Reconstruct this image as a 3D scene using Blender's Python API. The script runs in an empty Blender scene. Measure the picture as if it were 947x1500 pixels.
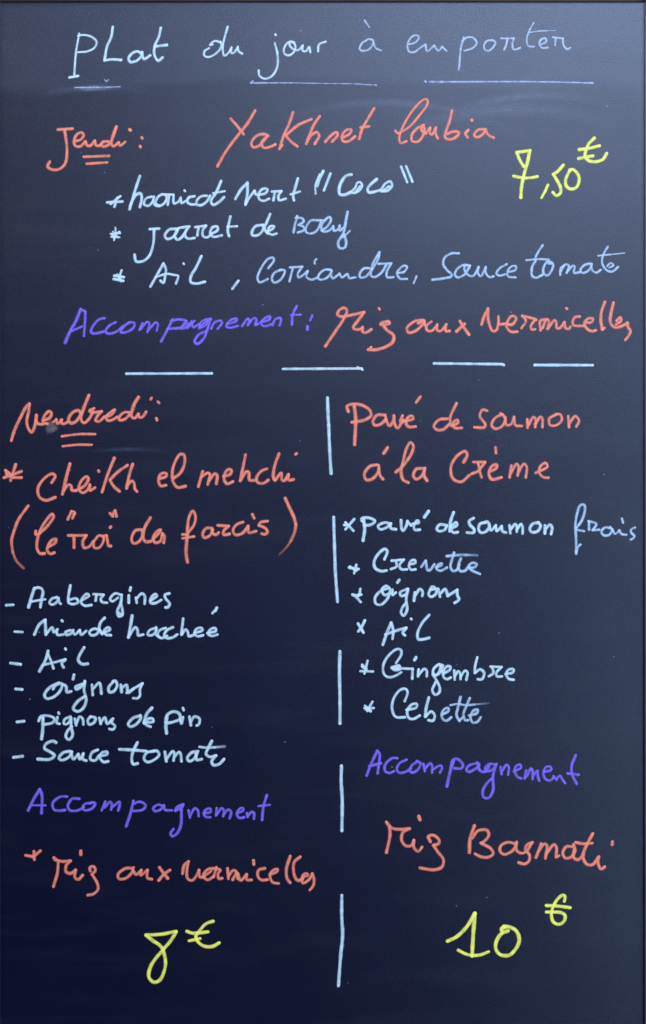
import bpy, math, random, re
import numpy as np
from mathutils import Vector
random.seed(7)
sc = bpy.context.scene
MM = 0.00065                      # one photo pixel on the board, in metres
CX, CY = 473.5, 750.0             # centre of the board area
ZC = 1.30                         # height of that centre above the floor
def P(x, y, d=0.0):               # board coordinates (x right, y down) -> world; d = metres in front of the panel
    return ((x-CX)*MM, -d, ZC-(y-CY)*MM)

# ---------------------------------------------------------------- camera, world, lamps
DIST = 1.15
cam = bpy.data.cameras.new('camera'); co = bpy.data.objects.new('camera', cam); sc.collection.objects.link(co)
co.location = (0, -DIST, ZC); co.rotation_euler = (math.pi/2, 0, 0)
cam.sensor_fit = 'VERTICAL'; cam.sensor_height = 24.0
cam.lens = 24.0*DIST/(1500*MM); cam.clip_start = 0.01; cam.clip_end = 100
sc.camera = co
w = bpy.data.worlds.new('World'); sc.world = w; w.use_nodes = True
w.node_tree.nodes['Background'].inputs[0].default_value = (0.55, 0.62, 0.8, 1)
w.node_tree.nodes['Background'].inputs[1].default_value = 0.008
def area(name, loc, target, sx, sy, power, col, spread=180):
    l = bpy.data.lights.new(name, 'AREA'); l.shape = 'RECTANGLE'; l.size = sx; l.size_y = sy
    l.energy = power; l.color = col; l.spread = math.radians(spread)
    o = bpy.data.objects.new(name, l); sc.collection.objects.link(o); o.location = loc
    o.rotation_euler = (Vector(target)-Vector(loc)).to_track_quat('-Z', 'Y').to_euler()
    return o
BC = (0, 0, ZC)
# window: cool daylight falling in from high on the right, behind the photographer
area('window_light', (0.95, -2.2, ZC+1.75), BC, 2.5, 1.2, 148, (0.50, 0.65, 0.97))
area('right_fill_light', (1.9, -2.2, ZC-0.4), BC, 1.0, 2.4, 58, (0.44, 0.68, 1.0))  # added tall lamp, lifts the sheen on the board's lower right
# added fill lamps, upper left and lower right, to light the ink evenly
area('ink_fill_light', (-2.3, -0.9, ZC+1.8), BC, 1.2, 1.2, 84, (1.0, 0.95, 0.86))
area('ink_fill_light', (2.9, -1.1, ZC-1.3), BC, 1.0, 1.0, 70, (1.0, 0.95, 0.86))
vs = sc.view_settings; vs.view_transform = 'Standard'; vs.look = 'None'; vs.exposure = 0; vs.gamma = 1; vs.use_curve_mapping = False

# ---------------------------------------------------------------- materials
def newmat(name):
    m = bpy.data.materials.new(name); m.use_nodes = True
    return m, m.node_tree.nodes, m.node_tree.links, m.node_tree.nodes['Principled BSDF']
def add(N, t, **kw):
    n = N.new(t)
    for k, v in kw.items(): setattr(n, k, v)
    return n
def ramp(N, pts):
    r = N.new('ShaderNodeValToRGB'); e = r.color_ramp.elements
    while len(e) > 1: e.remove(e[-1])
    e[0].position = pts[0][0]; c = pts[0][1]; e[0].color = (c, c, c, 1)
    for p, c in pts[1:]:
        q = e.new(p); q.color = (c, c, c, 1)
    return r
def mathn(N, L_, op, a, b=None, c=None):
    n = N.new('ShaderNodeMath'); n.operation = op
    for i, v in enumerate((a, b, c)):
        if v is None: continue
        if isinstance(v, (int, float)): n.inputs[i].default_value = v
        else: L_.new(v, n.inputs[i])
    return n.outputs[0]
def noise(N, L_, vec, scale, detail=3, rough=.5, dist=0, sc3=None):
    n = N.new('ShaderNodeTexNoise'); n.inputs['Scale'].default_value = scale
    n.inputs['Detail'].default_value = detail; n.inputs['Roughness'].default_value = rough; n.inputs['Distortion'].default_value = dist
    if sc3:
        m = N.new('ShaderNodeMapping'); m.inputs['Scale'].default_value = sc3[:3]
        if len(sc3) > 3: m.inputs['Rotation'].default_value = (0, sc3[3], 0)
        L_.new(vec, m.inputs[0]); L_.new(m.outputs[0], n.inputs['Vector'])
    else: L_.new(vec, n.inputs['Vector'])
    return n.outputs['Fac']

def board_material():
    m, N, L_, b = newmat('chalkboard_slate')
    geo = N.new('ShaderNodeTexCoord'); vec = geo.outputs['Object']
    sep = N.new('ShaderNodeSeparateXYZ'); L_.new(vec, sep.inputs[0]); X, Z = sep.outputs['X'], sep.outputs['Z']
    grain = noise(N, L_, vec, 900, 2, .6)
    cloud = noise(N, L_, vec, 5, 4, .6, .6)
    wipe = noise(N, L_, vec, 14, 4, .6, .4, (0.35, 1, 2.6, -.12))
    speck = N.new('ShaderNodeTexVoronoi'); speck.inputs['Scale'].default_value = 75; L_.new(vec, speck.inputs['Vector'])
    sp = mathn(N, L_, 'LESS_THAN', speck.outputs['Distance'], .045)
    sg = mathn(N, L_, 'GREATER_THAN', noise(N, L_, vec, 31, 2), .60)
    sp = mathn(N, L_, 'MULTIPLY', sp, sg)
    # chalk dust left by the wiping cloth: an unwiped band along the top edge, thin elsewhere
    edge = mathn(N, L_, 'ADD', Z, mathn(N, L_, 'MULTIPLY', mathn(N, L_, 'SUBTRACT', noise(N, L_, vec, 3.5, 3), .5), .05))
    band = N.new('ShaderNodeMapRange'); band.interpolation_type = 'SMOOTHSTEP'
    band.inputs['From Min'].default_value = (CY-134)*MM; band.inputs['From Max'].default_value = (CY-118)*MM
    L_.new(edge, band.inputs['Value'])
    # curved streaks where the cloth turned, right below the title
    def arc(cx, cz, r, w_, x0, x1):
        dx = mathn(N, L_, 'SUBTRACT', X, cx); dz = mathn(N, L_, 'SUBTRACT', Z, cz)
        d = mathn(N, L_, 'SQRT', mathn(N, L_, 'ADD', mathn(N, L_, 'MULTIPLY', dx, dx), mathn(N, L_, 'MULTIPLY', dz, dz)))
        q = mathn(N, L_, 'DIVIDE', mathn(N, L_, 'ABSOLUTE', mathn(N, L_, 'SUBTRACT', d, r)), w_)
        q = mathn(N, L_, 'MAXIMUM', mathn(N, L_, 'SUBTRACT', 1.0, q), 0.0)
        a = N.new('ShaderNodeMapRange'); a.inputs['From Min'].default_value = x0; a.inputs['From Max'].default_value = (x0+x1)/2; L_.new(X, a.inputs[0])
        c = N.new('ShaderNodeMapRange'); c.inputs['From Min'].default_value = x1; c.inputs['From Max'].default_value = (x0+x1)/2; L_.new(X, c.inputs[0])
        above = mathn(N, L_, 'GREATER_THAN', dz, 0.0)
        return mathn(N, L_, 'MULTIPLY', above, mathn(N, L_, 'MULTIPLY', q, mathn(N, L_, 'MINIMUM', a.outputs[0], c.outputs[0])))
    arcs = None
    for px, py, rr, ww, x0, x1 in ((800, 560, 420, 9, 610, 900), (760, 640, 480, 14, 560, 905), (560, 620, 470, 8, 400, 780), (150, 500, 372, 7, 40, 230), (190, 1060, 402, 4, 130, 245)):
        a = arc((px-CX)*MM, (CY-py)*MM, rr*MM, ww*MM, (x0-CX)*MM, (x1-CX)*MM)
        arcs = a if arcs is None else mathn(N, L_, 'MAXIMUM', arcs, a)
    arcs = mathn(N, L_, 'MULTIPLY', arcs, noise(N, L_, vec, 160, 3, .6))
    dust = mathn(N, L_, 'MULTIPLY', band.outputs[0], .015)
    dust = mathn(N, L_, 'ADD', dust, mathn(N, L_, 'MULTIPLY', arcs, .07))
    cl = ramp(N, [(.35, 0), (.75, 1)]); L_.new(cloud, cl.inputs[0])
    wp = ramp(N, [(.5, 0), (.8, 1)]); L_.new(wipe, wp.inputs[0])
    dust = mathn(N, L_, 'ADD', dust, mathn(N, L_, 'MULTIPLY', cl.outputs[0], .003))
    dust = mathn(N, L_, 'ADD', dust, mathn(N, L_, 'MULTIPLY', wp.outputs[0], .002))
    gr = mathn(N, L_, 'MULTIPLY', mathn(N, L_, 'POWER', grain, 2.0), 4.0)
    dust = mathn(N, L_, 'MULTIPLY', dust, gr)
    dust = mathn(N, L_, 'ADD', dust, mathn(N, L_, 'MULTIPLY', sp, .22))
    mix = N.new('ShaderNodeMix'); mix.data_type = 'RGBA'
    mix.inputs['A'].default_value = (0.0010, 0.0015, 0.013, 1); mix.inputs['B'].default_value = (.62, .72, .95, 1)
    L_.new(dust, mix.inputs['Factor']); L_.new(mix.outputs['Result'], b.inputs['Base Color'])
    b.inputs['Specular IOR Level'].default_value = .5
    ro = mathn(N, L_, 'ADD', .345, mathn(N, L_, 'MULTIPLY', wp.outputs[0], .05)); L_.new(ro, b.inputs['Roughness'])
    bp = N.new('ShaderNodeBump'); bp.inputs['Strength'].default_value = .85; bp.inputs['Distance'].default_value = .0003
    g2 = noise(N, L_, vec, 1000, 2, .6); L_.new(g2, bp.inputs['Height']); L_.new(bp.outputs[0], b.inputs['Normal'])
    return m

INK = dict(  # centre, edge
 white=((.58,.70,.72),(.44,.58,.68)), blue=((.50,.58,.68),(.40,.49,.68)), rule=((.42,.50,.68),(.36,.46,.70)),
 pale=((.58,.70,.70),(.34,.50,.66)), sky=((.48,.60,.72),(.34,.46,.68)),
 red=((.80,.255,.17),(.76,.105,.045)), yellow=((.84,.84,.17),(.86,.72,.02)), violet=((.21,.135,.62),(.12,.06,.56)))
def ink_material(key):
    c0, c1 = INK[key]
    m, N, L_, b = newmat(key+'_chalk_ink')
    tc = N.new('ShaderNodeTexCoord'); vec = tc.outputs['Object']
    at = N.new('ShaderNodeAttribute'); at.attribute_name = 'across'
    op = N.new('ShaderNodeAttribute'); op.attribute_name = 'cover'
    n1 = noise(N, L_, vec, 170, 3, .6); n2 = noise(N, L_, vec, 900, 2, .6)
    f = mathn(N, L_, 'ADD', mathn(N, L_, 'POWER', at.outputs['Fac'], 2.0), mathn(N, L_, 'MULTIPLY', mathn(N, L_, 'SUBTRACT', n1, .5), .9))
    f = N.new('ShaderNodeClamp'); src = mathn(N, L_, 'ADD', mathn(N, L_, 'POWER', at.outputs['Fac'], 2.0), mathn(N, L_, 'MULTIPLY', mathn(N, L_, 'SUBTRACT', n1, .5), .9)); L_.new(src, f.inputs[0])
    mix = N.new('ShaderNodeMix'); mix.data_type = 'RGBA'; mix.inputs['A'].default_value = (*c0, 1); mix.inputs['B'].default_value = (*c1, 1)
    L_.new(f.outputs[0], mix.inputs['Factor']); L_.new(mix.outputs['Result'], b.inputs['Base Color'])
    dense = {'rule': .62, 'blue': .66, 'sky': .72, 'white': .84, 'pale': .84}.get(key, .86)
    r = ramp(N, [(.36, dense-.30), (.58, min(1, dense+.14))]); L_.new(mathn(N, L_, 'ADD', mathn(N, L_, 'MULTIPLY', n1, .55), mathn(N, L_, 'MULTIPLY', n2, .45)), r.inputs[0])
    soft = mathn(N, L_, 'SUBTRACT', 1.0, mathn(N, L_, 'MULTIPLY', mathn(N, L_, 'POWER', at.outputs['Fac'], 3.0), mathn(N, L_, 'ADD', .345, mathn(N, L_, 'MULTIPLY', n2, .6))))
    L_.new(mathn(N, L_, 'MULTIPLY', mathn(N, L_, 'MULTIPLY', r.outputs[0], soft), op.outputs['Fac']), b.inputs['Alpha'])
    b.inputs['Roughness'].default_value = .55; b.inputs['Specular IOR Level'].default_value = .3
    return m
MATS = {k: ink_material(k) for k in INK}
BOARD = board_material()
def wood_material():
    m, N, L_, b = newmat('dark_stained_wood')
    tc = N.new('ShaderNodeTexCoord'); n = noise(N, L_, tc.outputs['Object'], 22, 5, .6, .8, (8, 8, 1))
    r = N.new('ShaderNodeMix'); r.data_type = 'RGBA'; r.inputs['A'].default_value = (.10, .065, .07, 1); r.inputs['B'].default_value = (.20, .14, .15, 1)
    L_.new(n, r.inputs['Factor']); L_.new(r.outputs['Result'], b.inputs['Base Color']); b.inputs['Roughness'].default_value = .42
    bp = N.new('ShaderNodeBump'); bp.inputs['Strength'].default_value = .3; bp.inputs['Distance'].default_value = .0005; L_.new(n, bp.inputs['Height']); L_.new(bp.outputs[0], b.inputs['Normal'])
    return m
WOOD = wood_material()

# ---------------------------------------------------------------- the board and its frame
root = bpy.data.objects.new('chalkboard', None); sc.collection.objects.link(root)
root.location = (0, 0, ZC); root.empty_display_size = .1
root['label'] = 'dark navy chalkboard menu in a brown wooden frame, covered in coloured handwriting'
root['category'] = 'chalkboard'
bpy.context.view_layer.update()
def link(name, me, label=None, parent=root):
    o = bpy.data.objects.new(name, me); sc.collection.objects.link(o); o.parent = parent   # meshes are in board-centred coordinates
    if label: o['label'] = label
    return o
def LP(x, y, d=0.0):
    return ((x-CX)*MM, -d, -(y-CY)*MM)
def box(name, x0, y0, x1, y1, d0, d1, mat, bev=0.0, label=None):
    import bmesh
    bm = bmesh.new(); bmesh.ops.create_cube(bm, size=1)
    a = Vector(LP(x0, y0, d0)); c = Vector(LP(x1, y1, d1))
    mid = (a+c)/2; s = Vector([abs(v) for v in (c-a)])
    for v in bm.verts: v.co = Vector([v.co[i]*s[i]+mid[i] for i in range(3)])
    if bev: bmesh.ops.bevel(bm, geom=bm.edges[:], offset=bev, segments=3, affect='EDGES', profile=.5)
    me = bpy.data.meshes.new(name); bm.to_mesh(me); bm.free(); me.materials.append(mat)
    for p in me.polygons: p.use_smooth = bool(bev)
    return link(name, me, label)
XL, XR, YT, YB, FW = 0.0, 944.9, 1.7, 1506.0, 40
box('slate_panel', XL-6, YT-6, XR+6, YB+6, -.006, 0, BOARD)
box('frame_rail', XL-FW, YT-FW, XR+FW, YT, -.010, .0042, WOOD, .0012, 'top rail of the brown wooden frame')
box('frame_rail', XL-FW, YB, XR+FW, YB+FW, -.010, .0042, WOOD, .0012, 'bottom rail of the brown wooden frame')
box('frame_rail', XL-FW, YT+.3, XL, YB-.3, -.010, .0016, WOOD, .0007, 'left rail of the brown wooden frame')
box('frame_rail', XR, YT+.3, XR+FW, YB-.3, -.010, .0038, WOOD, .0012, 'right rail of the brown wooden frame')

# ---------------------------------------------------------------- handwriting
RS = 1.0; PEN = 1.0                          # pen width factor
def catmull(Pn, step=1.0):
    Pn = np.array(Pn, float)
    if len(Pn) == 1: Pn = np.vstack([Pn, Pn+.3])
    if len(Pn) == 2:
        n = max(2, int(np.linalg.norm(Pn[1]-Pn[0])/step)); return np.linspace(Pn[0], Pn[1], n+1)
    Q = np.vstack([2*Pn[0]-Pn[1], Pn, 2*Pn[-1]-Pn[-2]]); out = []
    d = lambda a, b: max(np.linalg.norm(a-b), 1e-3)**.5
    for i in range(1, len(Q)-2):
        p0, p1, p2, p3 = Q[i-1:i+3]
        t0 = 0; t1 = t0+d(p0, p1); t2 = t1+d(p1, p2); t3 = t2+d(p2, p3)
        n = max(2, int(np.linalg.norm(p2-p1)/step))
        for t in np.linspace(t1, t2, n, endpoint=False):
            A1 = (t1-t)/(t1-t0)*p0+(t-t0)/(t1-t0)*p1; A2 = (t2-t)/(t2-t1)*p1+(t-t1)/(t2-t1)*p2; A3 = (t3-t)/(t3-t2)*p2+(t-t2)/(t3-t2)*p3
            B1 = (t2-t)/(t2-t0)*A1+(t-t0)/(t2-t0)*A2; B2 = (t3-t)/(t3-t1)*A2+(t-t1)/(t3-t1)*A3
            out.append((t2-t)/(t2-t1)*B1+(t-t1)/(t2-t1)*B2)
    out.append(Pn[-1]); return np.array(out)
ACROSS = (-1, -.72, -.3, .3, .72, 1); HEIGHT = (0, .55, .95, .95, .55, 0)
def ribbon(V, F, A, K, MI, pts, r, al, layer, mi):
    C = catmull(pts)
    k = np.ones(3)/3                                   # the hand rounds every corner a little
    if len(C) > 6:
        S_ = C.copy(); S_[1:-1, 0] = np.convolve(C[:, 0], k, 'valid'); S_[1:-1, 1] = np.convolve(C[:, 1], k, 'valid'); C = S_
    T = np.gradient(C, axis=0); ln = np.linalg.norm(T, axis=1); ln[ln < 1e-6] = 1; T = T/ln[:, None]
    n = len(C); r *= RS*PEN
    ph = [random.uniform(0, 6.28) for _ in range(4)]
    s = np.concatenate([[0], np.cumsum(np.linalg.norm(np.diff(C, axis=0), axis=1))])
    R = r*(1+.05*np.sin(s/5.3+ph[0])+.035*np.sin(s/2.1+ph[1])+.04*np.sin(s/17+ph[2]))
    rows = []
    for u in (1.0, .86, .5): rows.append((C[0]-T[0]*R[0]*u*.9, T[0], R[0]*max(.06, math.sqrt(1-u*u)), al[0]))
    for i in range(n): rows.append((C[i], T[i], R[i], al[0]+(al[1]-al[0])*i/max(1, n-1)))
    for u in (.5, .86, 1.0): rows.append((C[-1]+T[-1]*R[-1]*u*.9, T[-1], R[-1]*max(.06, math.sqrt(1-u*u)), al[1]))
    end = [1-.13*min(1, min(j, len(rows)-1-j)/7)-.05*(1+math.sin(j/4.1+ph[3]))*(math.sin(j/9.7+ph[1])>-.2) for j in range(len(rows))]
    base = len(V); m_ = len(ACROSS)
    for j, (c, t, rr, a) in enumerate(rows):
        nx, ny = -t[1], t[0]
        cap = min(1, rr/r)
        for q, (o_, h) in enumerate(zip(ACROSS, HEIGHT)):
            jit = 1+random.uniform(-.03, .03) if abs(o_) == 1 else 1
            V.append(LP(c[0]+nx*rr*o_*jit, c[1]+ny*rr*o_*jit, .00012+layer*.000006+j*2e-7+h*.00016*cap))
            A.append(max(abs(o_), 1-cap*.999)); K.append(a*end[j])
    for j in range(len(rows)-1):
        for q in range(m_-1):
            p = base+j*m_+q
            F.append((p, p+m_, p+m_+1, p+1)); MI.append(mi)
LINES = []
def L(n, l): LINES.append(dict(strokes=[]))
def W(c, x0, y0, r, s, w=200):
    k = w/947.; rr = r
    for p in s.split('/'):
        p = p.strip(); m = re.match(r'@([\d.:]+)\s+', p); al = (1, 1)
        if m:
            q = m.group(1).split(':'); rr = float(q[0]); p = p[m.end():]
            if len(q) > 1: al = (float(q[1]), float(q[2]))
        pts = [(x0+float(q.split(',')[0])*k, y0+float(q.split(',')[1])*k) for q in p.split()]
        LINES[-1]['strokes'].append((c, rr, al, pts))
def S(n, lab, x0, y0, w, s, a):
    LINES.append(dict(strokes=None))
# word tables: one list per written line, (left limit in px, part name, part label)
WORDS = [
 [(0,'handwritten_word','white word Plat with a foot stroke'),(290,'handwritten_word','white word du'),(372,'handwritten_word','white word jour'),(505,'handwritten_word','pale blue word à'),(590,'handwritten_word','pale blue word emporter')],
 [(0,'underline','thin white underline below Plat'),(300,'underline','thin white underline below jour'),(580,'underline','thin pale underline below emporter')],
 [(0,'handwritten_word','red word Jeudi with colon and double underline')],
 [(0,'handwritten_word','red word Yakhnet'),(565,'handwritten_word','red word loubia')],
 [(0,'handwritten_number','yellow number 7,50'),(845,'euro_sign','small yellow euro sign above 7,50')],
 [(0,'bullet_star','white star before haricot'),(183,'handwritten_word','white word haricot'),(340,'handwritten_word','white word vert'),(455,'handwritten_word','white word Coco in quotation marks')],
 [(0,'bullet_star','white star before jarret'),(190,'handwritten_word','white word jarret'),(362,'handwritten_word','white word de'),(424,'handwritten_word','pale blue word Bœuf')],
 [(0,'bullet_star','white star before Ail'),(200,'handwritten_word','white word Ail in the upper half of the board'),(335,'comma',None),(370,'handwritten_word','pale blue word Coriandre'),(603,'comma',None),(625,'handwritten_word','pale blue word Sauce'),(768,'handwritten_word','pale blue word tomate')],
 [(0,'handwritten_word','violet word Accompagnement with colon, upper half of the board'),(468,'handwritten_word','red word Riz, upper half of the board'),(592,'handwritten_word','red word aux, upper half of the board'),(700,'handwritten_word','red word vermicelles, upper half of the board')],
 [(0,'dash',None),(400,'dash',None),(620,'dash',None),(775,'dash',None)],
 [(0,'handwritten_word','red word Vendredi with colon and double underline')],
 [(0,'bullet_star','red star before Cheikh'),(48,'handwritten_word','red word Cheikh'),(225,'handwritten_word','red word el'),(285,'handwritten_word','red word mehchi')],
 [(0,'bracket','red opening bracket, fading at its foot'),(46,'handwritten_word','red word le'),(95,'handwritten_word','red word roi in quotation marks'),(188,'handwritten_word','red word des'),(262,'handwritten_word','red word farcis'),(405,'bracket','red closing bracket, fading at its foot')],
 [(0,'dash',None),(36,'handwritten_word','white word Aubergines')],
 [(0,'dash',None),(42,'handwritten_word','white word Viande'),(183,'handwritten_word','white word hachée')],
 [(0,'dash',None),(42,'handwritten_word','white word Ail in the left column')],
 [(0,'dash',None),(50,'handwritten_word','white word oignons in the left column')],
 [(0,'dash',None),(46,'handwritten_word','white word pignons'),(182,'handwritten_word','white word de in the left column'),(238,'handwritten_word','white word pin')],
 [(0,'dash',None),(46,'handwritten_word','white word Sauce in the left column'),(172,'handwritten_word','white word tomate in the left column')],
 [(0,'handwritten_word','red word Pavé'),(630,'handwritten_word','red word de after Pavé'),(690,'handwritten_word','red word saumon')],
 [(0,'handwritten_word','red word à'),(575,'handwritten_word','red word la'),(650,'handwritten_word','red word Crème')],
 [(0,'divider_line','topmost of the vertical divider strokes')],
 None,
 [(0,'divider_line','vertical divider stroke beside Crevette')],
 [(0,'bullet_star','white star before pavé'),(523,'handwritten_word','white word pavé'),(637,'handwritten_word','white word de after pavé'),(682,'handwritten_word','white word saumon'),(838,'handwritten_word','pale blue word frais')],
 [(0,'bullet_star','white star before Crevette'),(540,'handwritten_word','white word Crevette')],
 [(0,'bullet_star','white star before oignons'),(545,'handwritten_word','white word oignons in the right column')],
 [(0,'bullet_star','white star before Ail in the right column'),(552,'handwritten_word','white word Ail in the right column')],
 [(0,'divider_line','vertical divider stroke beside Gingembre')],
 [(0,'bullet_star','white star before Gingembre'),(557,'handwritten_word','white word Gingembre')],
 [(0,'bullet_star','white star before Cebette'),(567,'handwritten_word','white word Cebette')],
 [(0,'divider_line','vertical divider stroke beside Accompagnement')],
 [(0,'handwritten_word','violet word Accompagnement in the right column')],
 [(0,'handwritten_word','violet word Accompagnement in the left column')],
 [(0,'handwritten_word','red word Riz in the right column'),(675,'handwritten_word','red word Basmati')],
 [(0,'bullet_star','red star before Riz in the left column'),(65,'handwritten_word','red word Riz in the left column'),(162,'handwritten_word','red word aux in the left column'),(260,'handwritten_word','red word vermicelles in the left column')],
 [(0,'divider_line','lowest of the vertical divider strokes')],
 [(0,'handwritten_number','yellow figure 8'),(268,'euro_sign','small yellow euro sign beside 8')],
 [(0,'handwritten_number','yellow number 10'),(790,'euro_sign','small yellow euro sign beside 10')],
]
L('title_line','white handwritten title across the top of the board')
W('white',80,20,1.75,"172,140 150,270 138,425/165,155 200,148 255,160 293,195 280,235 230,262 165,268/@2.2 105,443 165,433/405,92 395,160 365,230 348,325/348,325 400,318 462,322/600,275 575,262 535,280 515,310 525,335 565,330 600,300 608,268/608,268 620,315 665,290/738,100 725,160 695,230 695,290 720,328 750,305/700,228 780,218")
W('white',280,20,1.75,"205,200 165,190 130,220 150,215/125,240 95,260 92,290 115,302 155,290 200,250 213,215 205,195/255,92 235,160 220,240 232,293 262,270 282,235/282,235 280,275 300,270 325,235/325,230 330,260 355,278")
W('white',280,20,1.75,"582,205 600,280 598,370 560,435 510,452 475,430 470,395/@1.8 586,146 588,149/715,200 675,200 645,245 650,280 680,290 715,265 725,225 705,195 685,195 690,230 740,255 775,222/775,222 775,258 800,260 820,230 828,268/882,262 888,215 935,195")
W('blue',480,20,1.7,"@1.5 258,48 288,92/@1.7 270,185 240,205 222,245 240,258 285,250 315,210 315,185 280,178 265,192/318,195 335,240 372,255")
W('blue',480,20,1.7,"570,213 610,200 635,165 620,150 580,165 555,220 565,262 600,268 640,240 680,215/680,215 690,262 740,222/740,222 770,258 795,230/795,230 825,258/945,165 925,240 912,390/935,190 970,165 1010,168 1035,205 1005,240 950,258/1147,185 1107,190 1085,220 1092,250 1117,258 1152,230 1165,200 1142,183/1205,172 1292,172/1247,180 1239,220 1225,250/1292,172 1282,215 1292,250 1337,238/@1.5 1430,65 1397,125 1382,180 1392,225 1432,230/@1.1 1397,132 1467,122 1520,120/@0.6 1520,120 1580,118/@1.7 1477,217 1517,195 1512,172 1482,180 1469,210 1487,238 1529,236/1562,165 1632,172/1582,175 1579,220/1632,172 1637,220 1662,248 1682,238")
L('title_underline','thin white rule under the title')
W('rule',80,20,1.4,"@1.2 143,513 300,512/@0.9 300,512 455,508")
W('rule',80,20,1.0,"@1.2 350,460 362,472 375,461")
W('rule',280,20,1.0,"@1.3 430,468 415,480/@1.5 415,481 520,481/@1.1 520,481 700,481/@.8 700,481 1147,488/@0.8 1147,488 1282,497/@1.8 1279,496 1283,498")
W('rule',480,20,1.0,"@1.9 679,471 682,473/@1.8 708,473 800,474/@1.5 800,474 1347,472/@1.3 1347,472 1567,475 1840,482/@1.5 1780,481 1837,482")
L('day_heading','red handwritten weekday Jeudi with a double underline')
W('red',60,170,2.3,"120,95 220,88/165,95 178,180 182,260 170,330 130,368 80,372 48,350 62,318/240,175 275,165 298,135 285,115 250,130 232,170 238,205 270,212 310,178/310,178 322,205 345,205 375,172/375,172 385,205 410,205 430,180/470,178 440,178 418,200 435,212 470,200 495,160 525,75/525,75 500,140 490,195 505,210 540,185/540,185 550,205 585,180/@2.9 618,96 621,98/@2.5 702,151 704,154/@2.3 690,210 692,215")
W('red',60,170,2.2,"300,283 475,277/320,332 460,322")
L('dish_name','large red handwritten dish name Yakhnet loubia')
W('red',300,140,2.35,"182,162 225,210 270,268/350,105 300,190 240,265 150,385 90,490/440,280 415,268 365,278 325,325 335,358 375,350 415,310 435,280/430,285 395,330 410,362 450,358 490,340/613,118 585,200 550,275 520,370/@2 520,370 538,345/@2.35 740,165 650,205 570,270/560,275 600,320 642,352/798,145 760,200 725,280 705,335/712,320 740,275 780,255 795,280 765,335/838,320 880,275 915,255 923,275 885,320/963,290 1008,265 1018,238 983,240 953,280 958,315 993,320 1043,285/1175,90 1128,170 1093,230 1073,300/1083,222 1138,215")
W('red',570,140,2.35,"@2 45,245 60,262 100,245 150,210 210,140 262,70 270,40 258,25 230,35 160,110 100,210 72,290 80,330 120,318/@2.35 240,205 200,225 160,270 160,315 200,320 235,280 245,225 230,208 225,240 255,262/255,262 285,225/285,225 285,265 300,270 325,225/325,225 325,270 338,295/437,105 420,180 398,240 388,290 420,305 470,285 487,258 450,250 400,268/550,240 530,265 545,290/@1.7 572,175 570,165 582,165 578,178 572,175/@2.35 665,235 620,238 590,275 610,290 650,270 670,240/670,235 690,275 725,292")
L('price_writing','yellow handwritten price 7,50 €')
W('yellow',740,190,2.45,"82,158 175,145/82,158 105,215 130,255/@2.7 172,145 155,230 130,320 115,400 110,470/@2.4 60,322 130,335 190,332 225,325/297,385 280,425/@2 280,425 253,473/@2.45 405,245 365,290 335,310/335,310 360,350 385,400 385,440 355,458 332,435/450,280 420,350 425,390 455,412 495,400 515,345 500,300 465,275 445,290")
W('yellow',740,190,2.45,"620,58 580,100 560,150 555,185 580,215 630,222 680,205 705,165/515,138 580,130 655,112/510,200 560,190 610,182")
L('ingredient_line','white handwritten ingredient line, haricot vert Coco in quotation marks')
W('pale',150,240,2.1,"35,268 140,262/125,225 60,278/85,298 105,235")
W('pale',150,240,2.3,"262,85 230,180 190,315/195,290 230,220 265,205 275,235 262,300/@2 345,228 305,240 290,280 320,292 350,262 360,228/355,250 365,285 400,292 440,262 445,222 415,212 380,240 372,275 400,292/435,213 495,214/465,220 455,285/495,215 498,275 530,262 545,235/545,240 550,272 580,258/@1.9 571,185 575,190/@2.1 640,225 600,235 590,265 610,280 655,283/725,222 690,225 660,250 655,280 685,288 725,262 748,222/@2.3 825,120 790,200 755,260 770,285 810,265 845,232/@1.9 770,205 850,190")
W('pale',330,230,2.3,"72,290 115,220 155,182/155,180 155,250 142,330/@2.1 142,330 170,280 205,235/235,262 280,252 295,225 265,220 235,250 235,290 265,305 305,290/205,235 215,260 240,262/325,240 390,238/345,245 335,300/390,238 370,270 375,300 420,290/@2.3 505,150 485,220 472,270 478,300/@1.9 455,260 520,240")
W('pale',440,230,2.2,"@2.4 160,98 135,150 118,200/@1.6 135,120 105,200 108,255/@2.1 210,115 165,232/@2.5 355,122 320,130 285,175 270,225 275,258 310,262 350,245/@2 350,245 385,210 395,180 415,175 430,200 400,240 365,250/415,205 380,250/@2.4 530,155 490,190 468,220 475,245 515,242/@2 515,242 560,225 590,185 625,170 638,195 605,235 560,238/615,205 570,238/@2.1 700,68 742,175/735,65 778,172")
L('ingredient_line','white handwritten ingredient line, jarret de Bœuf')
W('pale',150,310,1.55,"92,112 92,160 82,198/60,155 125,150/65,175 120,178/120,140 70,165/75,140 110,180")
W('pale',150,310,2.15,"330,122 395,118/360,125 355,220 325,310 280,345 235,345 225,300/515,120 465,125 435,165 450,190 490,178 515,145 530,115/522,125 503,165 520,195 548,182 572,150/540,112 605,103/605,103 578,140 578,175 600,188 640,183/645,108 720,98/668,112 660,165/720,98 698,130 700,170 725,180 755,160/755,155 800,130 800,105 765,110 750,150 770,175 830,165/@2.3 890,35 875,100 872,140 880,170/@1.9 870,105 935,102")
W('pale',350,300,2.15,"165,140 115,150 90,195 95,212 135,210 170,170 170,140/@2.3 218,65 195,120 178,165 200,200/@2 195,185 230,172 247,150 218,150 203,190 230,208 262,200")
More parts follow.
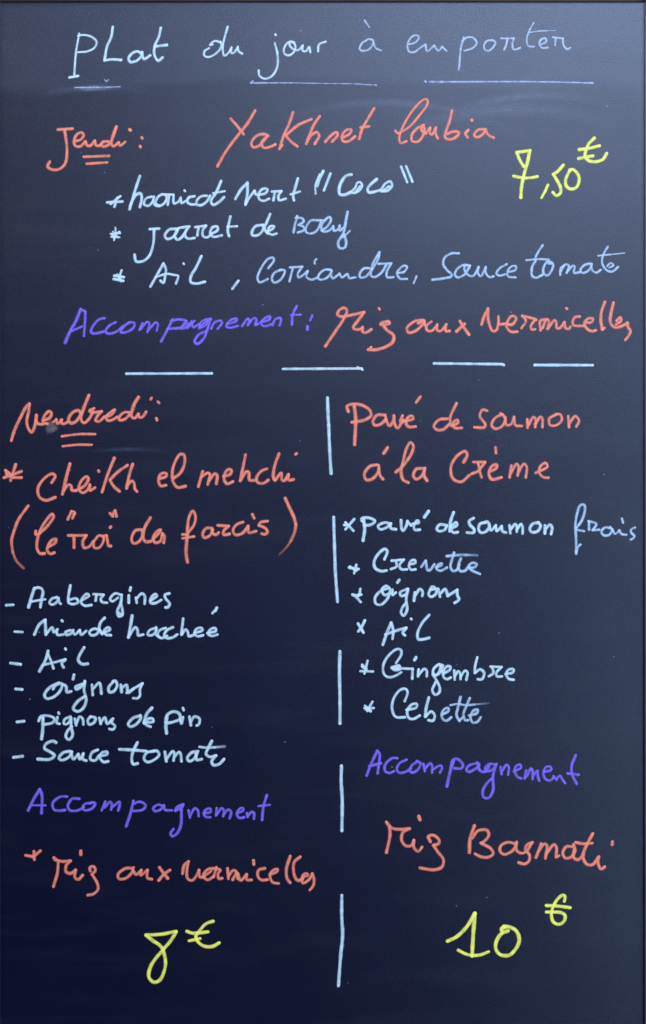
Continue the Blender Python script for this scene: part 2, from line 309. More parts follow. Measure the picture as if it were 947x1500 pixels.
W('sky',350,300,2.15,"405,80 390,140 380,190/@2 395,90 435,92 452,115 415,140/420,140 452,155 450,178 410,192/555,108 500,110 470,150 465,185 490,200 530,190 560,150 572,112/545,108 600,108/575,178 610,155 640,105 630,85 600,105 572,150 585,185 625,180 655,150/655,150 660,180 690,170 700,145/700,145 700,180 725,160/@2.3 755,50 742,120 725,200 690,260 700,300 735,298 745,260 730,205/@1.5 700,235 735,215 770,182")
L('ingredient_line','white handwritten ingredient line, Ail, Coriandre, Sauce tomate')
W('pale',150,310,1.9,"135,408 120,450/@2.3 85,445 150,455/80,468 145,480/105,440 130,480")
W('pale',150,310,2.2,"335,520 380,440 425,360/@2.1 425,360 442,400 435,460 425,495 405,480/@1.9 370,455 450,432 500,440 527,445 512,500/@1.8 564,360 567,364/@2.2 688,310 650,390 615,450 615,490 650,500 712,487/945,480 903,535")
W('sky',350,300,2.0,"205,440 245,385 240,368 205,375 150,450 130,510 145,538 200,515/290,452 245,475 230,515 245,540 285,525 315,480 320,455 290,452/@1.9 355,435 440,430/@2 375,440 352,530/440,430 410,480 415,505 450,485 478,460/478,460 470,500 500,520 550,505/@1.7 538,378 525,392 528,408/@1.9 635,450 600,450 560,480 550,512 580,520 620,500 645,455 615,450/640,460 650,510 700,478/@1.9 700,478 715,505 755,480 765,508 810,503")
W('sky',470,330,2.0,"@2 335,298 300,300 270,340 275,362 310,358 350,315 400,230 408,188/@2.1 408,188 370,250 350,310 350,350 375,360 425,325 455,275/@1.9 400,268 490,265/490,265 460,320 460,360 505,360/530,330 575,325 600,290 580,280 550,300 530,335 550,370 598,372/@1.8 665,355 645,402")
W('sky',620,330,2.0,"248,195 200,195 150,225 140,270 165,310 200,345 190,360/190,360 120,372 65,378/325,280 285,275 240,300 220,345 240,362 290,340 320,290/@1.9 320,290 300,275 285,300 320,350 350,350 385,290/385,290 380,330 400,355 435,290/435,290 435,330 460,360 488,355/580,270 530,300 508,335 530,350 570,340/@1.8 590,325 640,310 645,285 615,285 585,320 590,355 640,362")
W('sky',747,330,2.0,"228,140 200,180 180,220/@1.7 115,243 200,235 270,238/@2.1 180,245 155,290 155,350 180,365 225,345/@2 295,260 265,250 235,290 235,335 260,348 290,315 300,270 270,265/@1.9 350,345 352,300 375,280/352,320 390,270 410,280 395,330/400,320 440,280 450,285 445,330 490,325/560,265 520,275 490,310 505,332 550,310 570,270/565,275 570,310 600,330 630,310/@1.8 680,150 650,200 640,260 670,310 710,322 750,290/@1.6 690,295 720,278 700,262 675,285/@1.4 612,212 700,203/@1 700,203 795,193")
L('side_dish_line','violet and red handwritten side dish line, Accompagnement: Riz aux vermicelles')
W('violet',80,430,2.35,"@2.8 182,110 150,190 110,260 75,340/@2.3 182,110 215,125/215,125 212,200 205,295/110,265 190,230/348,172 310,180 260,240 255,270 280,278 340,265/@2.2 425,200 385,220 355,260 370,278 430,265 470,230/@2.3 520,200 475,235 460,268 500,268 550,235 555,205 520,200/@2.1 590,252 612,208/598,248 645,196 658,206 645,268/648,260 705,200 718,212 710,258/@2.35 820,180 790,240 740,332/810,190 870,180 920,195 880,235 785,245")
W('violet',260,430,2.2,"60,190 40,220 25,245 60,235 100,200 75,215/100,195 110,235 145,215/@2.1 70,240 120,190/150,240 160,205 200,180 235,180/230,175 175,215 150,240 190,225 230,178/@2.35 230,180 205,260 185,310 140,350 120,335 150,285 205,260/@2.2 235,245 260,200 305,190 310,205 280,245/345,215 410,190 415,175 380,180 345,210 340,230 370,238 420,225/450,225 490,175 500,180 490,220/492,215 535,170 550,180 540,220 560,210/578,200 640,180 645,160 610,170 580,205 600,228 650,215/660,220 680,180 715,170 720,185 710,220/@2.35 828,88 800,150 795,215/@2 790,150 855,147")
W('violet',260,430,2.2,"@2.3 935,155 922,185/@2.8 903,230 903,250")
W('red',430,430,2.4,"222,365 290,265 350,175 372,120 355,100 320,115 305,145 330,160 400,150 490,130/490,130 455,180 415,240 450,250 480,240/480,235 480,265 500,272 540,250/@2.4 594,103 598,110/@2.4 660,195 620,200 605,215 640,215 670,205 655,192/@2.6 620,215 650,255 695,290 690,335 640,370 570,390 520,390/@2 520,390 540,372")
W('red',590,430,2.4,"140,185 90,190 30,240 40,270 80,265 130,225 150,190 130,195 110,205/@2.2 150,190 155,220/200,195 165,225 170,255 200,260 240,220/240,215 240,255 265,260 305,215/300,215 300,260 325,260/@2.5 398,192 425,235 460,285/430,212 375,262")
W('red',590,430,2.3,"548,215 565,160 592,105/592,105 595,190 625,260 650,255 665,200 665,160/665,215 700,212/715,210 760,215 788,170 760,155 735,180 720,225 750,265 795,265/830,155 910,175 925,182/@2.1 830,155 855,190 825,240/@2.2 920,182 890,225 895,250 918,248/957,255 955,190 1003,180/970,240 1000,180 1015,190 1005,245/1010,240 1055,185 1065,195 1070,240 1090,240 1122,200/1122,200 1130,240 1155,245 1163,232/@2.3 1136,103 1140,106/@2.2 1228,160 1200,162 1180,190 1185,220 1225,225 1255,225/1262,200 1310,200 1320,175 1285,175 1260,210 1285,250 1315,262 1340,255/@2.5 1402,60 1378,130 1375,190 1385,250/1385,250 1398,240/1462,65 1445,140 1440,200 1470,235 1510,230 1560,205/@2.2 1480,215 1515,190 1510,165 1485,190/@2.4 1558,205 1565,235 1580,260 1570,290 1545,322")
L('dividing_dash','first pale dash of the divider below the side dish line')
W('pale',150,430,2.0,"168,556 760,554")
W('pale',410,430,2.0,"22,523 570,520/@1.6 540,510 575,530")
W('pale',590,430,2.1,"218,485 690,490/690,490 702,496")
W('pale',747,430,2.2,"173,496 575,497")
L('day_heading','red handwritten weekday Vendredi with a double underline')
W('red',10,565,2.4,"55,635 90,520 160,370 230,240 262,210/265,212 255,300 235,400 245,480 290,540 325,470 345,340/345,345 345,420 375,445 420,445/430,400 500,370 520,320 495,295 450,330 425,380 425,430 470,440/@1.9:.8:.8 540,420 575,390/@2.2 575,390 590,440 640,395/630,395 640,440 690,430 720,410",w=120)
W('red',110,565,2.3,"@2.5 62,270 30,245 -20,265 -55,310 -62,350 -35,372 10,355 50,300 62,270/@2.7 140,95 105,180 75,260/@2.3 75,260 60,330 90,370 140,330 180,260/190,225 145,250 180,265 265,255/265,255 225,300 205,345 240,355 280,320/290,310 360,290 400,235 360,260 310,310 325,345 370,340 420,310/540,265 490,265 440,310 440,340 490,335 540,290/@2.7 630,115 590,180 570,240/@2.3 570,240 560,300 590,325 630,280/630,280 640,315 670,310 705,262/@2.1 760,122 752,135/825,160 835,172/@2.4 808,325 814,340",w=140)
W('red',0,560,1.9,"345,300 440,288 530,288/350,355 430,347 510,347",w=250)
L('dish_name','red handwritten dish name Cheikh el mehchi with a starred bullet')
W('red',0,650,2.35,"110,145 75,255/40,185 95,235/30,235 90,215 150,192/60,200 90,230 150,235/45,190 50,215")
W('red',0,650,2.35,"360,270 385,225 365,208 310,240 265,310 275,370 320,393 385,372/@2.5 487,140 465,220 435,350/@2.3 440,330 475,285 495,290 500,322 530,325/530,325 590,290 615,240 600,228 565,260 548,310 570,340 600,330 625,290/625,285 625,325 660,305/@2.5 685,188 687,192/@2.4 795,100 750,210 710,335/885,150 820,195 765,250/765,255 790,295 830,330/@2.5 922,143 902,203 880,308/@2.3 882,293 917,258 932,273 937,313 952,331")
W('red',180,640,2.35,"255,290 300,275 305,255 280,250 255,270 250,310 265,340 300,335/350,290 400,250 430,180 425,125 400,120 365,170 345,240 350,310 380,350 435,342/525,345 555,240/545,280 590,250 605,260 590,330/595,310 640,255 655,265 650,325/700,272 745,260 755,232 735,225 710,250 705,300 725,325 765,310/852,125 835,210 815,305/820,300 860,240 875,245 880,300 920,300/1000,222 965,235 930,280 935,315 975,322 1010,300/@2.5 1084,118 1055,200 1045,280 1055,300/@2.3 1060,300 1100,250 1105,300 1120,305 1150,260/1150,265 1150,300 1185,295/@2.5 1200,120 1206,116")
L('dish_name','red handwritten dish name le roi des farcis in large brackets')
W('red',0,720,2.1,"@2.3 197,100 130,195 100,270/@2.2:1:.7 100,270 82,340 90,420/@2:.7:.45 90,420 115,480 165,532/@2.4 250,275 250,300 280,290/@2.3 270,295 330,240 375,170 365,155 330,190 285,260 260,340 260,400 280,430 310,430/335,385 385,355 390,330 365,335 335,375 330,410 350,432 378,425")
W('red',0,720,2.25,"@2.2 472,193 498,138/505,185 520,150/@1.5 495,135 515,140/@2.3 475,305 600,305/515,310 515,390/600,305 575,350 585,390 620,382 650,345/@2 650,350 690,305 720,318 715,355 685,392 655,388 650,350/@2.2 715,310 740,305/742,305 748,345 755,378 770,378/@2.3 766,250 770,246/@2.3 766,152 784,172/800,132 809,172/@1.6 784,170 790,140")
W('red',180,720,2.3,"125,265 90,270 62,325 75,360 110,350 135,310 135,265/@2.5 192,182 150,260 145,330 165,350 195,345/@2.3 210,330 250,290 265,265 235,280 212,325 225,355 260,345 275,300/275,290 290,310 285,355/@2.3 455,285 495,230 505,170 485,135 460,180 450,260 445,340/@2.6:.85:.85 445,330 440,430 450,490/@2.2 415,298 450,300/415,325 495,312")
W('red',180,720,2.3,"620,255 580,255 555,295 565,320 605,305 625,265/620,260 625,290 650,300 665,285 /660,235 735,240/735,240 700,275 700,300 740,295/835,212 790,230 765,270 780,300 830,290 870,240/870,240 875,285 925,275/@2.5 900,160 912,185/@2.3 1005,205 955,215 945,235/945,235 990,255 1005,280 985,298 965,292")
W('red',300,720,2.4,"@2.6:1:1 560,48 590,115 620,180 633,230/@2.4:1:.6 633,230 625,280 600,340/@1.7:.6:.15 600,340 570,385 518,438")
L('ingredient_line','pale handwritten ingredient line, Aubergines')
W('pale',0,845,2.2,"@2 45,197 93,194/@2.4 240,80 220,140 200,210/@2.3 240,80 268,74 290,82 300,105 290,155 282,210/@1.9 218,172 285,160 315,156/@2 398,142 362,152 345,182 365,193 398,172 408,148/408,148 412,175 422,187/@2.3 490,60 475,150 478,180/@2.1 480,160 530,150 545,175 510,190 485,185/565,165 620,130 605,118 575,145 565,180 590,200 635,195/@2 650,120 720,125/670,130 665,165/720,125 700,155 710,175 745,180/840,125 800,115 765,155 780,170 820,145/@2.1 845,125 840,180 815,240 825,275 850,265 850,225 840,180/@2.5 825,250 840,262/@2.3 908,75 903,95/@2.4 895,130 895,180")
W('pale',150,845,2.1,"235,145 240,180/240,150 275,115 295,130 295,188/335,165 380,130 370,118 340,145 335,180 370,182 410,160/@2.3 465,115 435,125 440,150 468,185 455,212 440,212")
L('ingredient_line','pale handwritten ingredient line, Viande hachée')
W('pale',0,845,2.15,"@2 103,380 158,383/@2.4 240,400 275,330 315,300/315,300 320,400/@2.1 320,400 365,350 375,385 400,365/395,370 400,402 440,400/@2 430,302 435,308/@2.1 490,370 455,385 460,402 500,390 510,370/505,375 520,400 555,370/555,370 565,402 600,375/690,368 655,360 622,382 632,404 668,400 692,368/@2.4 727,285 700,315 690,360 710,395/@2.2 710,390 765,365 755,350 725,370 735,400 770,405")
W('pale',150,845,2.2,"@2.5 208,270 195,350 182,420/@2.1 185,415 230,350 245,365 250,405 285,400/370,355 330,370 315,400 345,405 375,375 375,350/375,360 370,395 400,420/440,355 400,370 385,405 410,425 450,410/490,350 450,370 430,405 450,425 490,420 520,400/@2.3 562,290 555,350 550,400/@2.1 552,400 580,365 595,385 600,412 630,405/640,390 695,370 690,355 655,360 640,395 660,412 700,405/730,390 790,375 785,355 750,365 735,395 760,410 800,400/@2 765,252 790,225/@2.4 785,235 795,215")
L('ingredient_line','pale handwritten ingredient line, Ail, in the left column')
W('pale',0,845,2.1,"@2.3 75,598 145,607/@2.3 335,515 320,570 275,655/@2.1 332,530 358,590 372,635/305,610 400,588 455,572/@2.3 455,575 430,600 443,628/@2.3 455,498 458,503/@2.4 585,490 550,550 545,580 570,605 610,603")
L('ingredient_line','pale handwritten ingredient line, oignons, in the left column')
W('pale',0,980,2.2,"@2.4 110,138 155,142/@2.2 410,95 350,125 310,180 325,205 380,190 425,140 430,100 380,120 370,140/430,105 460,120 465,160 495,155/@2.3 515,40 508,70/@2.2 570,105 525,125 530,140 575,115 590,90/@2.3 590,85 585,150 600,210 580,270 540,295 510,275 540,225 590,190/@2.2 640,110 645,180/645,140 690,95 700,120 705,170/790,85 755,130 760,160 790,155 815,110 800,80 785,85/840,110 845,160/850,130 880,110 890,165 930,135")
W('pale',150,980,2.0,"170,165 220,135 280,100/280,100 262,140 262,185 245,203 215,202")
L('ingredient_line','pale handwritten ingredient line, pignons de pin')
W('pale',0,980,2.2,"@2.3 120,367 168,362/@2.2 270,360 285,330 340,325 380,345 370,370 310,385/@2.5 300,340 298,420 290,485/@2.1 400,335 395,375 415,380/@2.1 408,302 411,310/490,330 450,350 445,380 470,380 495,340/@2.2 495,340 495,400 505,460 480,490 458,470 470,430 500,400/@2.1 520,345 530,390/530,380 555,330 575,345 580,385/630,330 610,355 620,385 655,370 665,340 630,330/690,340 700,380/700,370 730,335 745,380 785,345/785,345 775,370 800,395 785,420 760,415")
W('pale',150,980,2.2,"265,325 215,340 180,385 195,400 240,380 270,335 265,320/@2.5 345,270 310,310 290,370/@2.2 290,365 310,390 335,400/315,370 355,365 350,345 320,345 290,375/@2.3 440,370 450,320 495,295 535,310 540,345 500,365 455,375/@2.6 450,330 442,400 447,445/@2.2 560,335 550,380 540,350/@2.2 560,270 565,285/605,330 615,390/612,370 640,330 675,345 670,385 655,392")
L('ingredient_line','pale handwritten ingredient line, Sauce tomate, in the left column')
W('pale',0,980,2.2,"@2.3 95,613 158,605/@2.4 390,510 370,500 320,520 310,550 350,575 380,600 350,625 265,625/@2.2 490,570 440,580 410,620 430,632 480,610 500,575/495,580 510,625 545,590/545,590 555,625 580,585/580,590 575,625 600,635/680,560 640,580 628,625 660,635 690,600/690,605 745,590 745,575 710,580 695,615 720,645 752,640")
W('pale',150,980,2.2,"@2.4 245,510 215,570 205,620 215,660 245,655/@2.3 120,557 220,562 305,570/@2.2 360,570 310,580 290,620 310,645 360,630 395,595 380,568 340,572/435,575 445,640/450,620 490,570 500,580 495,635/500,610 535,575 545,590 550,640/665,570 620,580 590,620 605,640 640,620 660,580/650,590 655,630 690,625/@2.3 760,500 730,560 720,590 750,610 790,600/790,600 760,640 770,665 810,660 845,625/@2:1:.8 675,540 720,545 780,543/@2:.8:.3 780,543 850,537")
L('dish_name','red handwritten dish name Pavé de saumon')
W('red',460,570,2.5,"240,155 230,120 260,105 330,110 390,150 395,185 350,215 265,230/@2.7 280,115 290,200 283,385/@2.4 490,180 440,180 410,225 420,250 460,245 500,210/495,180 505,225 525,255 555,215/555,185 560,240 580,270 620,215/615,185 600,225 640,225/625,225 690,205 680,185 650,200 640,240 660,262 705,260/@2.4 710,92 738,55")
W('red',620,570,2.3,"135,165 90,170 60,205 75,225 110,225 145,195/@2.4 185,80 150,160 155,200/@2.2 160,205 195,185 190,170 165,190 175,215 215,215/355,120 330,115 315,150 345,195 340,212 285,212/440,140 400,160 380,200 400,220 440,205 455,160 430,135/455,155 463,200 488,195 505,155/505,155 512,200 548,205/578,168 580,215/585,200 612,155 625,168 622,210/622,195 652,153 662,165 662,210/740,140 700,165 705,200 740,200 770,170 760,140 735,140/805,150 810,210/812,190 845,150 865,175 850,208",w=250)
L('dish_name','red handwritten dish name second line, à la Crème')
W('red',460,570,2.4,"440,525 390,535 350,590 365,630 410,620 450,565 450,530/450,555 460,600 480,625/@2.6 485,445 512,405/@2.4 570,575 620,530 680,440 690,390 670,370 640,420 620,500 605,570 620,630 655,648/755,550 710,555 690,600 710,625 750,600 770,550/768,560 765,600 785,635")
W('red',620,570,2.4,"225,405 245,365 235,345 190,370 155,430 165,495 210,515 255,480/@2.2 280,405 345,405/305,410 310,450 270,470/345,405 315,450 325,490/@2.4 365,460 405,440 410,420 385,425 365,465 380,500 435,490/@2.4 402,325 405,355/@2.2 490,425 480,490/485,470 520,415 530,430 525,480/525,470 560,415 575,430 570,490/625,465 690,430 680,410 650,430 645,465 670,490 695,492",w=250)
L('column_rule','pale vertical dash of the column divider, topmost')
W('pale',460,570,2.5,"95,60 100,200 103,250/103,250 110,420 120,585")
S('smear','faint whitish finger smear under the weekday Vendredi',10,565,120,"455,450 520,440 575,455 575,540 525,575 475,545 455,500",.3)
L('column_rule','pale vertical dash of the column divider, second from the top')
W('pale',480,720,2.4,"43,178 48,350 55,560 65,700 70,765")
L('ingredient_line','pale handwritten ingredient line, pavé de saumon frais')
W('pale',480,720,2.1,"185,192 125,262/115,232 150,235/125,215 180,272")
W('pale',480,720,2.3,"240,205 235,190 285,182 330,205 300,230 255,235/@2.6 252,200 258,260 247,340/@2.2 435,225 400,215 350,240 365,262 410,250 440,222/435,225 440,255 475,262/510,200 515,260 525,272 550,230 555,205/555,210 580,235/@2.2 590,225 635,215 625,200 600,235 605,265 640,265/@2.6 672,178 700,138")
W('pale',620,720,2.2,"165,235 115,230 95,260 110,275 150,265 165,240/@2.5 212,145 190,210 185,275/@2.2 190,245 230,215 235,235 195,260 210,285 240,282/@2.3 350,185 320,205 325,230 355,265 350,285 305,285/435,215 395,225 385,260 400,285 440,275 460,235 445,210 425,215/@2.1 460,230 470,270 505,235/505,235 510,275 545,240/545,240 550,275 575,285/600,235 605,290/610,260 640,225 650,240 650,280/650,265 680,225 690,245 690,292/@2.3 800,215 760,225 740,260 755,282 795,275 815,235 795,215/845,235 845,290/850,260 880,230 895,250 888,295")
W('sky',747,720,2.1,"460,255 500,200 522,120 515,92 490,95 465,160 455,230 460,330 460,430/@1.9 460,265 515,275/462,430 475,380 490,368/@2 550,265 550,210/545,205 600,225 575,268/575,268 620,265/700,255 660,250 635,280 655,305 690,300 710,265 695,245/710,260 730,295 760,270/760,270 775,295 808,300/778,190 785,215/868,250 840,265 842,285 865,310 850,330 840,332")
L('ingredient_line','pale handwritten ingredient line, Crevette, in the right column')
W('pale',480,720,2.1,"150,528 215,538/200,508 185,568/155,520 200,550")
W('pale',480,720,2.3,"395,470 415,415 400,398 360,425 325,480 330,530 370,552 410,548/@2.1 445,480 530,472/475,485 480,520 440,538/530,472 500,510 510,538 550,540/570,505 610,495 605,475 575,485 565,520 580,542 610,540")
W('sky',620,720,2.1,"-12,522 18,480/18,480 32,545 48,545 78,505/92,525 128,510 132,500 108,505 93,535 118,550 165,528/@2.2 215,425 198,480 190,520 205,550 232,545 252,505/262,465 246,510 256,550 290,550 312,525/@2.2:1:.8 165,448 260,440 300,440/@2:.8:.3 300,440 375,442/@2.1 312,530 358,525 373,506 345,494 318,514 332,542 395,572")
L('ingredient_line','pale handwritten ingredient line, oignons, in the right column')
W('pale',480,840,2.1,"190,90 180,130 145,122/150,128 195,122/160,130 192,165",w=240)
W('pale',480,840,2.2,"355,85 310,100 275,140 280,175 310,180 350,140 360,90 340,72 315,95 330,125 360,115/375,95 375,125 395,110/@2.4 415,38 405,52/@2.2 460,90 420,110 425,130 455,120 465,95/465,90 455,150 460,210 440,245 425,225 435,195 455,170/505,110 500,158/505,130 535,90 550,105 548,130/620,90 595,95 585,125 600,135 625,120 630,95 605,75 595,90/640,90 650,135/650,120 680,90 690,110 695,130/695,130 750,95/750,95 750,125 760,150 735,170",w=240)
L('ingredient_line','pale handwritten ingredient line, Ail, in the right column')
W('pale',480,840,2.2,"216,272 196,312 178,335/177,290 190,312 208,342/@2.3 368,285 345,340 320,412/@2.2 368,285 380,330 376,378/335,353 400,330 455,315/@2.2 455,315 435,345 448,358/@2.4 483,262 485,264/@2.2 588,240 545,290 520,350 525,380 555,380 588,372",w=240)
L('column_rule','pale vertical dash of the column divider, third from the top')
W("pale",480,940,2.5,"108,85 104,260 108,480 108,708",w=160)
L('ingredient_line','pale handwritten ingredient line, Gingembre')
W('pale',480,940,1.9,"348,165 320,275/300,200 340,235/285,255 395,258/300,215 340,250",w=160)
W('pale',480,940,2.0,"595,185 640,110 635,70 600,65 530,120 485,200 490,280 530,308 590,295 640,265/@2.6 560,225 620,210 630,235 580,240 560,225/@2 570,230 740,235/@2.2 738,235 735,320/@2.4 768,135 755,158/@2.1 790,240 785,300/790,290 840,235 860,250 860,300/1000,205 960,200 915,250 930,290 975,270 1000,220",w=160)
W('pale',620,940,2.1,"155,210 145,195 95,230 85,280 100,300 140,260 155,210/85,285 125,350 145,400 140,440 105,460 80,420 100,370 115,340/180,275 235,240 235,215 205,215 175,260 180,310 210,325 240,310/@2 270,250 275,330/275,300 305,255 320,270 325,325/325,305 365,250 385,265 375,330/@2.1 470,135 450,220 450,270/450,270 495,240 530,270 510,325 475,325/@2 585,215 680,220/600,225 610,270 570,300/680,220 635,270 640,300 685,300/715,280 780,265 785,240 745,240 720,275 740,320 785,330",w=160)
L('ingredient_line','pale handwritten ingredient line, Cebette')
W('pale',480,940,2.0,"390,520 345,600/325,555 375,600/320,575 400,575/330,585 375,605",w=160)
W('pale',480,940,2.1,"670,515 695,440 680,410 635,415 575,490 560,580 590,650 670,655/685,590 770,570 775,540 730,545 690,610 710,665 750,668 800,640/@2.3 878,485 855,580 848,650/@2.1 848,650 900,605 930,640 915,685 875,680",w=160)
W('sky',620,940,2.1,"170,630 220,600 220,575 190,580 160,630 175,675 205,685 245,655/@2.2 325,480 300,580 290,640 315,685/315,685 350,650/@2.1 405,490 370,570 350,630 365,680 390,680/400,640 465,620 475,590 440,595 410,650 430,700 470,695 500,655/@1.8:1:.8 238,550 300,540 370,550 440,545/@1.6:.8:.1 440,545 570,533",w=160)
L('column_rule','pale vertical dash of the column divider, fourth from the top')
W('pale',480,1080,2.5,"97,198 95,300 102,430 100,648")
L('side_dish_line','violet handwritten side dish line, Accompagnement, in the right column')
W('violet',480,1080,2.4,"272,265 300,190 345,95/345,95 360,110 348,250/290,200 370,180/@2.2 485,145 450,145 400,190 400,235 430,248 460,235/548,155 500,180 480,220 495,245 540,240 580,215/@2.3 620,170 585,195 570,230 590,245 630,220 645,180 620,165/@2.2 665,185 675,235/672,220 715,180 725,195 725,245/728,225 785,195 795,210 780,245/@2.6 875,160 850,240 828,340/@2.3 855,210 870,155 900,150 940,190 930,215 880,215")
W('violet',660,1080,2.3,"185,180 130,195 110,225 125,240 170,220 200,190 185,175/195,185 200,225 235,240 270,200/@2.2 315,190 270,185 240,215 250,235 290,225 320,185/@2.4 315,190 295,270 295,370 265,420 230,415 225,370 260,310 290,285/@2.2 348,205 355,255/355,240 390,190 405,205 400,260/440,235 490,210 485,188 455,200 445,230 465,275 490,285/@2.2 525,230 515,285/530,270 560,215 570,235 570,290/572,270 605,230 605,260 615,300/650,240 700,225 695,205 665,205 645,240 655,285 690,300 720,275/@2.1 715,270 735,295/735,290 760,265 775,290 795,318/@2.4 868,125 840,200 845,260 875,322/@2.2 812,250 888,260")
L('side_dish_line','violet handwritten side dish line, Accompagnement, in the left column')
W('violet',30,1130,2.3,"@2.5 55,270 95,190 135,125/135,125 150,160 148,290/@1.8 80,235 175,235/@2.3 325,175 280,175 225,220 235,265 270,272 310,268/410,190 360,190 330,240 345,270 400,270 440,250/@2.2 490,220 450,225 430,255 450,270 500,255 520,220 495,215/565,270 590,210/585,250 625,210 635,225 630,265/635,250 690,210 690,230 680,270/@2.5 785,205 765,290 735,380/@2.2 785,225 830,210 870,235 850,265 780,275")
W('violet',210,1130,2.2,"135,240 105,230 70,255 80,275 120,265 145,235/145,235 150,265 200,270/@2.8 275,230 235,250 225,270/@2.2 225,270 265,255 280,230/@2.4 265,265 262,370 235,430 200,450 190,430 210,400/@2.2 315,270 325,320/325,310 360,255 380,270 385,310/425,290 470,280 465,258 435,265 420,295 435,315 465,318/510,255 505,305/510,300 545,255 560,270 555,310/560,300 590,265 610,280 600,325/650,290 695,270 690,252 665,262 650,295 665,322 700,318/720,290 725,315/728,305 755,280 770,290 768,328/@2.3 858,165 835,240 825,335/@2 800,240 878,232")
L('side_dish_line','red handwritten side dish line, Riz Basmati')
W('red',540,1180,2.4,"125,115 160,155 220,165 285,160/@2.5 145,145 150,200 125,325/@2.3 285,160 240,185 230,240 260,280 300,275 315,240/315,240 315,290 345,318 372,288/@2.6 350,75 357,98/@2.4 430,250 415,215 450,205 490,240 485,265 450,275/450,275 480,320 520,375 510,425 460,445 400,440 358,432/@2.6 735,140 705,230 700,325/@2.4 720,225 760,175 820,170 835,205 800,250 780,260/780,260 850,300 865,335 830,358 780,355 740,335")
W('red',720,1180,2.4,"170,265 110,255 65,280 60,315 85,338 130,325 165,290 175,255/170,265 175,310 205,330 240,320 280,260/285,255 250,270 235,300 265,345 260,385 230,405 190,395/345,265 310,360/325,320 370,265 385,275 375,365/380,335 435,270 450,285 450,355/@2.2 450,358 468,348/@2.4 560,285 520,285 495,330 515,365 555,355 580,310 570,270/575,300 570,360 600,375 640,340/@2.5 703,195 665,265 635,350 660,405 700,410 745,355/@2.3 585,255 640,265 700,260/745,355 740,400 760,440 785,425/@2.6 840,252 838,270")
L('side_dish_line','red handwritten side dish line, Riz aux vermicelles, in the left column')
W('red',30,1130,2.3,"38,582 90,592/95,555 98,612/90,592 140,550")
W('red',30,1220,2.3,"@3 195,145 205,155/@2.3 205,155 240,165 290,162/220,165 215,230 192,310/290,162 265,190 265,225 290,235 320,215/320,215 315,255 335,270 360,245/@2.5 350,105 350,125/@2.2 405,220 402,200 425,195 435,215 415,240/415,240 445,290 450,325 425,352 390,360/650,205 610,205 565,240 570,265 610,262 645,230 655,200/650,215 670,240 700,215/700,215 695,245 735,215/735,215 735,260 760,268/@2.4 805,200 830,235 852,262/865,215 830,240 800,275",w=240)
W('red',250,1220,2.2,"70,235 80,185 105,165/105,165 95,210 100,265 125,275 155,240 165,215/165,215 170,255 195,255/200,245 235,220 235,205 205,220 190,250 215,272 250,250/250,255 265,200/245,205 290,215 275,235 280,265 298,262/330,205 335,265/335,250 365,215 380,225 360,270/380,225 390,265/390,235 405,275 440,240/440,240 440,270 468,272/@2.3 480,160 482,182/@2.2 545,205 510,215 505,250 525,272 560,270/575,240 615,225 620,210 595,215 575,245 590,285 625,292/@2.4 692,135 670,210 675,265 692,288/750,138 715,170 715,240 735,275 765,265/@2.1 765,255 795,245 790,235 765,245 765,290 800,270 820,235/820,235 830,270 825,305 805,330",w=240)
L('column_rule','pale vertical dash of the column divider, lowest')
W('pale',400,1200,2.5,"478,528 478,680 484,800 470,950 455,1155")
L('price_writing','yellow handwritten price 8 €')
W('yellow',190,1330,2.6,"115,188 220,182 325,162/115,188 160,225 220,270 250,370 240,440 210,500 170,515 135,480 145,410 190,340 235,290/325,165 280,235 235,285")
W('yellow',190,1330,2.5,"580,92 530,110 485,160 460,200 485,245 530,268 580,265 622,242/398,162 440,175 545,165/@2.3 412,228 490,212")
L('price_writing','yellow handwritten price 10 €')
W('yellow',640,1300,2.9,"75,372 140,340 210,270 265,180/265,180 255,300 245,475/@2.5 150,435 200,460 240,470 300,468 360,445/@3 470,275 450,285 455,310/@2.8 495,300 450,320 415,370 410,425 440,465 500,470 545,430 572,370 555,305 510,275 465,270")
W('yellow',640,1300,2.5,"885,95 890,60 875,52 835,85 805,140 795,190 810,240 850,255 885,230 890,195 865,175 810,170 760,170/760,125 830,128 925,140")
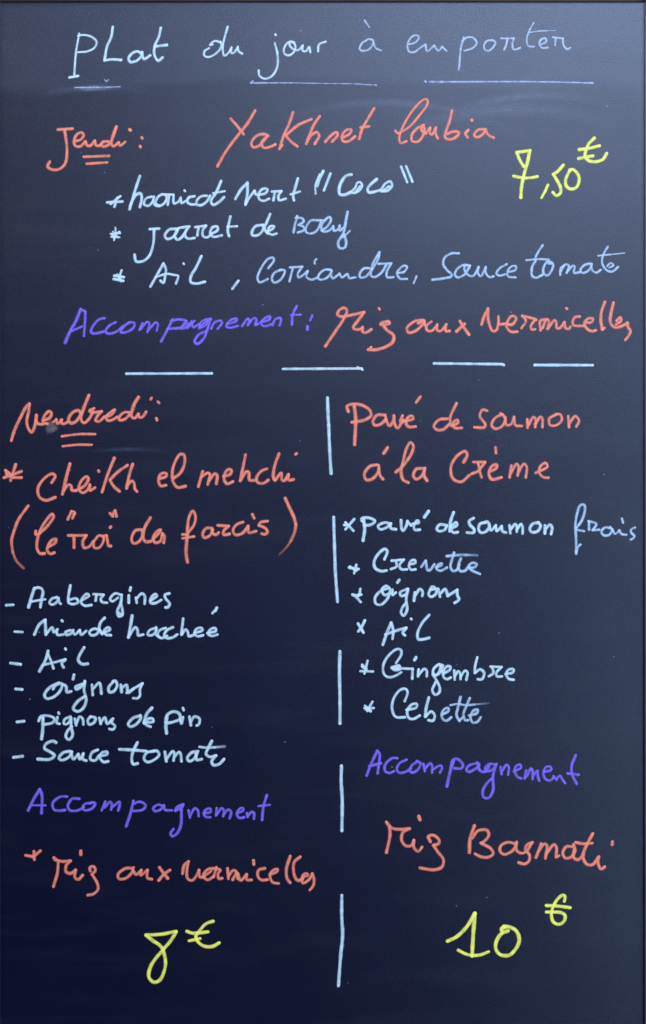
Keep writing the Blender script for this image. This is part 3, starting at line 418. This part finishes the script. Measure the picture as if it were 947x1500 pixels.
for ln, table in zip(LINES, WORDS):
    if not table: continue
    groups = [[] for _ in table]
    for st in ln['strokes']:
        xs = [p[0] for p in st[3]]; c = (min(xs)+max(xs))/2
        k = max(i for i, t in enumerate(table) if t[0] <= c)
        groups[k].append(st)
    for (x0, name, label), g in zip(table, groups):
        if not g: print('EMPTY', label); continue
        V, F, A, K, MI = [], [], [], [], []
        keys = []
        for i, (c, r, al, pts) in enumerate(g):
            if c not in keys: keys.append(c)
            PEN = {'red': 1.08, 'pale': 1.05, 'sky': 1.03, 'yellow': 1.04}.get(c, 1.0)
            ribbon(V, F, A, K, MI, pts, r, al, i, keys.index(c))
        me = bpy.data.meshes.new(name); me.from_pydata(V, [], F)
        for k in keys: me.materials.append(MATS[k])
        me.polygons.foreach_set('material_index', MI); me.polygons.foreach_set('use_smooth', [True]*len(F))
        a = me.attributes.new('across', 'FLOAT', 'POINT'); a.data.foreach_set('value', A)
        a = me.attributes.new('cover', 'FLOAT', 'POINT'); a.data.foreach_set('value', K)
        me.update(); link(name, me, label)

# finger smear under Vendredi: a very thin film of chalk, fading to its rim
def smear(name, label, cx, cy, rx, ry, strength, col, tilt=0):
    m, N, L_, b = newmat('smeared_chalk')
    tc = N.new('ShaderNodeTexCoord'); at = N.new('ShaderNodeAttribute'); at.attribute_name = 'rim'
    n1 = noise(N, L_, tc.outputs['Object'], 120, 4, .6, 0, (1, 1, 2.5))
    f = mathn(N, L_, 'MULTIPLY', mathn(N, L_, 'SUBTRACT', 1.0, at.outputs['Fac']), mathn(N, L_, 'MULTIPLY', n1, strength*2))
    L_.new(f, b.inputs['Alpha']); b.inputs['Base Color'].default_value = (*col, 1); b.inputs['Roughness'].default_value = .8
    V, F, A = [LP(cx, cy, .0003)], [], [0.0]; n = 28
    for ring, (s, a) in enumerate(((.55, .12), (.82, .5), (1.05, 1.0))):
        for i in range(n):
            t = i/n*2*math.pi; wob = 1+.10*math.sin(3*t+1)+.05*math.sin(7*t)
            dx, dy = math.cos(t)*rx*s*wob, math.sin(t)*ry*s*wob
            V.append(LP(cx+dx*math.cos(tilt)-dy*math.sin(tilt), cy+dx*math.sin(tilt)+dy*math.cos(tilt), .0003-ring*.00005)); A.append(a)
    for i in range(n): F.append((0, 1+(i+1) % n, 1+i))
    for r in range(2):
        for i in range(n):
            a0 = 1+r*n+i; a1 = 1+r*n+(i+1) % n; F.append((a0, a1, a1+n, a0+n))
    me = bpy.data.meshes.new(name); me.from_pydata(V, [], F); me.materials.append(m)
    a = me.attributes.new('rim', 'FLOAT', 'POINT'); a.data.foreach_set('value', A); me.update()
    link(name, me, label)
smear('chalk_smear', 'faint whitish smear below the middle of Vendredi', 75.5, 626, 9.5, 9.5, .12, (.75, .55, .55))
smear('chalk_smear', 'faint bluish smear below the underline of Plat', 139, 129.5, 26, 4.5, .10, (.55, .6, .95), -.02)
